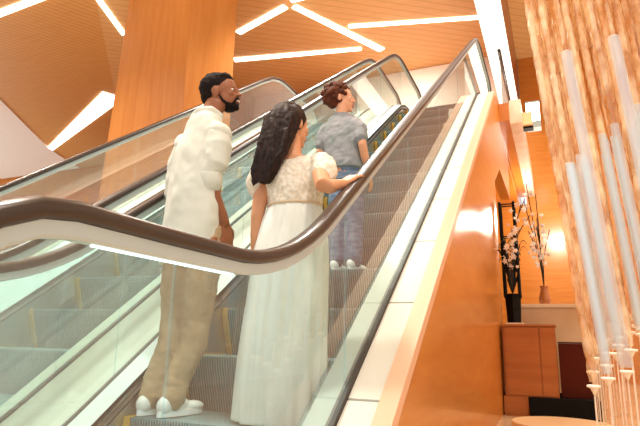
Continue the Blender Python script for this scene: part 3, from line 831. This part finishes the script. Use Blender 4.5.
LAB = {'amber': 'slender amber beaded rod hanging in the chandelier curtain at the right',
       'clear': 'hanging chandelier rod, amber beads above, clear tube in its lower third',
       'long': 'x'}
spots = []
front = [(1.615, 3.5, .54, 'amber', 'amber beaded rod whose ivory cap hangs lowest, leftmost of the front row'),
         (1.690, 3.5, .585, 'clear', 'hanging rod with second lowest ivory cap, second of the front row'),
         (1.785, 3.5, .625, 'long', 'thick clear tube whose rounded top shows, third of the front row'),
         (2.060, 3.55, .70, 'long', 'thick clear tube leaving the picture at the right edge')]
for r in front: spots.append(r)
for row, (yy, x0) in enumerate(((3.72, 1.63), (3.98, 1.66), (4.3, 1.69), (4.7, 1.73), (5.0, 1.70))):
    n = 13 + row
    for i in range(n):
        x = x0 + i*.068 + random.uniform(-.003, .003)
        k = 'amber' if (i < 1 or (i % 3 == 0) or row > 2) else 'clear'
        spots.append((x, yy + random.uniform(-.05, .05), .62 + .045*i + .05*row + random.uniform(-.02, .05), k, None))
for (x, y, z, k, lb) in spots:
    if k not in protos: o = protos[k] = proto(k)
    else: o = copy_tree(protos[k])
    o.location = (x, y, z)
    o['label'] = lb or LAB[k]
    if lb:
        if 'group' in o: del o['group']
    else: o['group'] = 'amber rods of the chandelier' if k == 'amber' else 'clear tipped rods of the chandelier'
for k, o in protos.items():
    for ch in o.children: ch.matrix_parent_inverse = Matrix.Identity(4)
for o in bpy.data.objects:
    if o.name.startswith('hanging_rod'):
        for ch in o.children: ch.matrix_parent_inverse = Matrix.Identity(4)

# ------------------------------------------------------------------ light
w = bpy.data.worlds.new('World'); S.world = w; w.use_nodes = True
w.node_tree.nodes['Background'].inputs['Color'].default_value = (1, .975, .945, 1)
w.node_tree.nodes['Background'].inputs['Strength'].default_value = .82
def lamp_(kind, loc, energy, color, size=1, rot=(0, 0, 0), spot=100):  # unseen lamps added to light the hall, no fittings modelled
    l = bpy.data.lights.new('fill_light', kind); l.energy = energy; l.color = color
    if kind == 'AREA': l.size = size
    if kind == 'SPOT': l.spot_size = radians(spot); l.spot_blend = .8; l.shadow_soft_size = size
    if kind == 'POINT': l.shadow_soft_size = size
    o = bpy.data.objects.new('fill_light', l); C.objects.link(o); o.location = loc; o.rotation_euler = rot
    return o
WARM = (1, .93, .82)
lamp_('SPOT', (-2.2, 2.0, 7.3), 1300, WARM, .3, spot=120)
lamp_('SPOT', (-1.8, 7.5, 7.3), 1000, WARM, .3, spot=120)
lamp_('SPOT', (3.2, 7.0, 7.2), 1000, WARM, .3, spot=120)
lamp_('SPOT', (2.5, 0.5, 7.2), 700, WARM, .3, spot=110)
lamp_('SPOT', (-7, 5.0, 7.2), 700, WARM, .3, spot=120)
lamp_('SPOT', (-1.6, 10.0, 7.2), 420, (1, .96, .9), .2, (radians(38), 0, 0), 130)  # added to brighten the upper back wall and top steps
lamp_('SPOT', (-.2, 5.6, 7.25), 420, (1, .96, .9), .2, (0, 0, 0), 70)
lamp_('POINT', (1.6, 11.5, 3.2), 120, WARM, .2)

lamp_('SPOT', (3.6, 1.0, 3.0), 500, WARM, .3, (radians(180), 0, 0), 150)  # this and the next: upward fill added out of view to brighten the ceiling
lamp_('SPOT', (-4.2, 2.0, 3.4), 600, WARM, .3, (radians(180), 0, 0), 150)
# ------------------------------------------------------------------ camera
f, pit, yaw, rol = 544.5045, .22574, .40903, .0199
cd = bpy.data.cameras.new('camera'); cam = bpy.data.objects.new('camera', cd); C.objects.link(cam)
cd.sensor_width = 36; cd.lens = f/640*36; cd.clip_start = .05
Fw = Vector((-sin(yaw)*cos(pit), cos(yaw)*cos(pit), sin(pit))); R0 = Vector((cos(yaw), sin(yaw), 0)); U0 = R0.cross(Fw)
Rr = R0*cos(rol) + U0*sin(rol); Uu = U0*cos(rol) - R0*sin(rol)
M = Matrix((( Rr.x, Uu.x, -Fw.x, 1.45816), (Rr.y, Uu.y, -Fw.y, 0), (Rr.z, Uu.z, -Fw.z, .7688), (0, 0, 0, 1)))
cam.matrix_world = M
S.camera = cam
S.view_settings.view_transform = 'Standard'; S.view_settings.look = 'None'
S.view_settings.gamma = 1; S.view_settings.use_curve_mapping = False
S.view_settings.exposure = .42
S.cycles.max_bounces = 10; S.cycles.transparent_max_bounces = 32
S.cycles.sample_clamp_indirect = 6
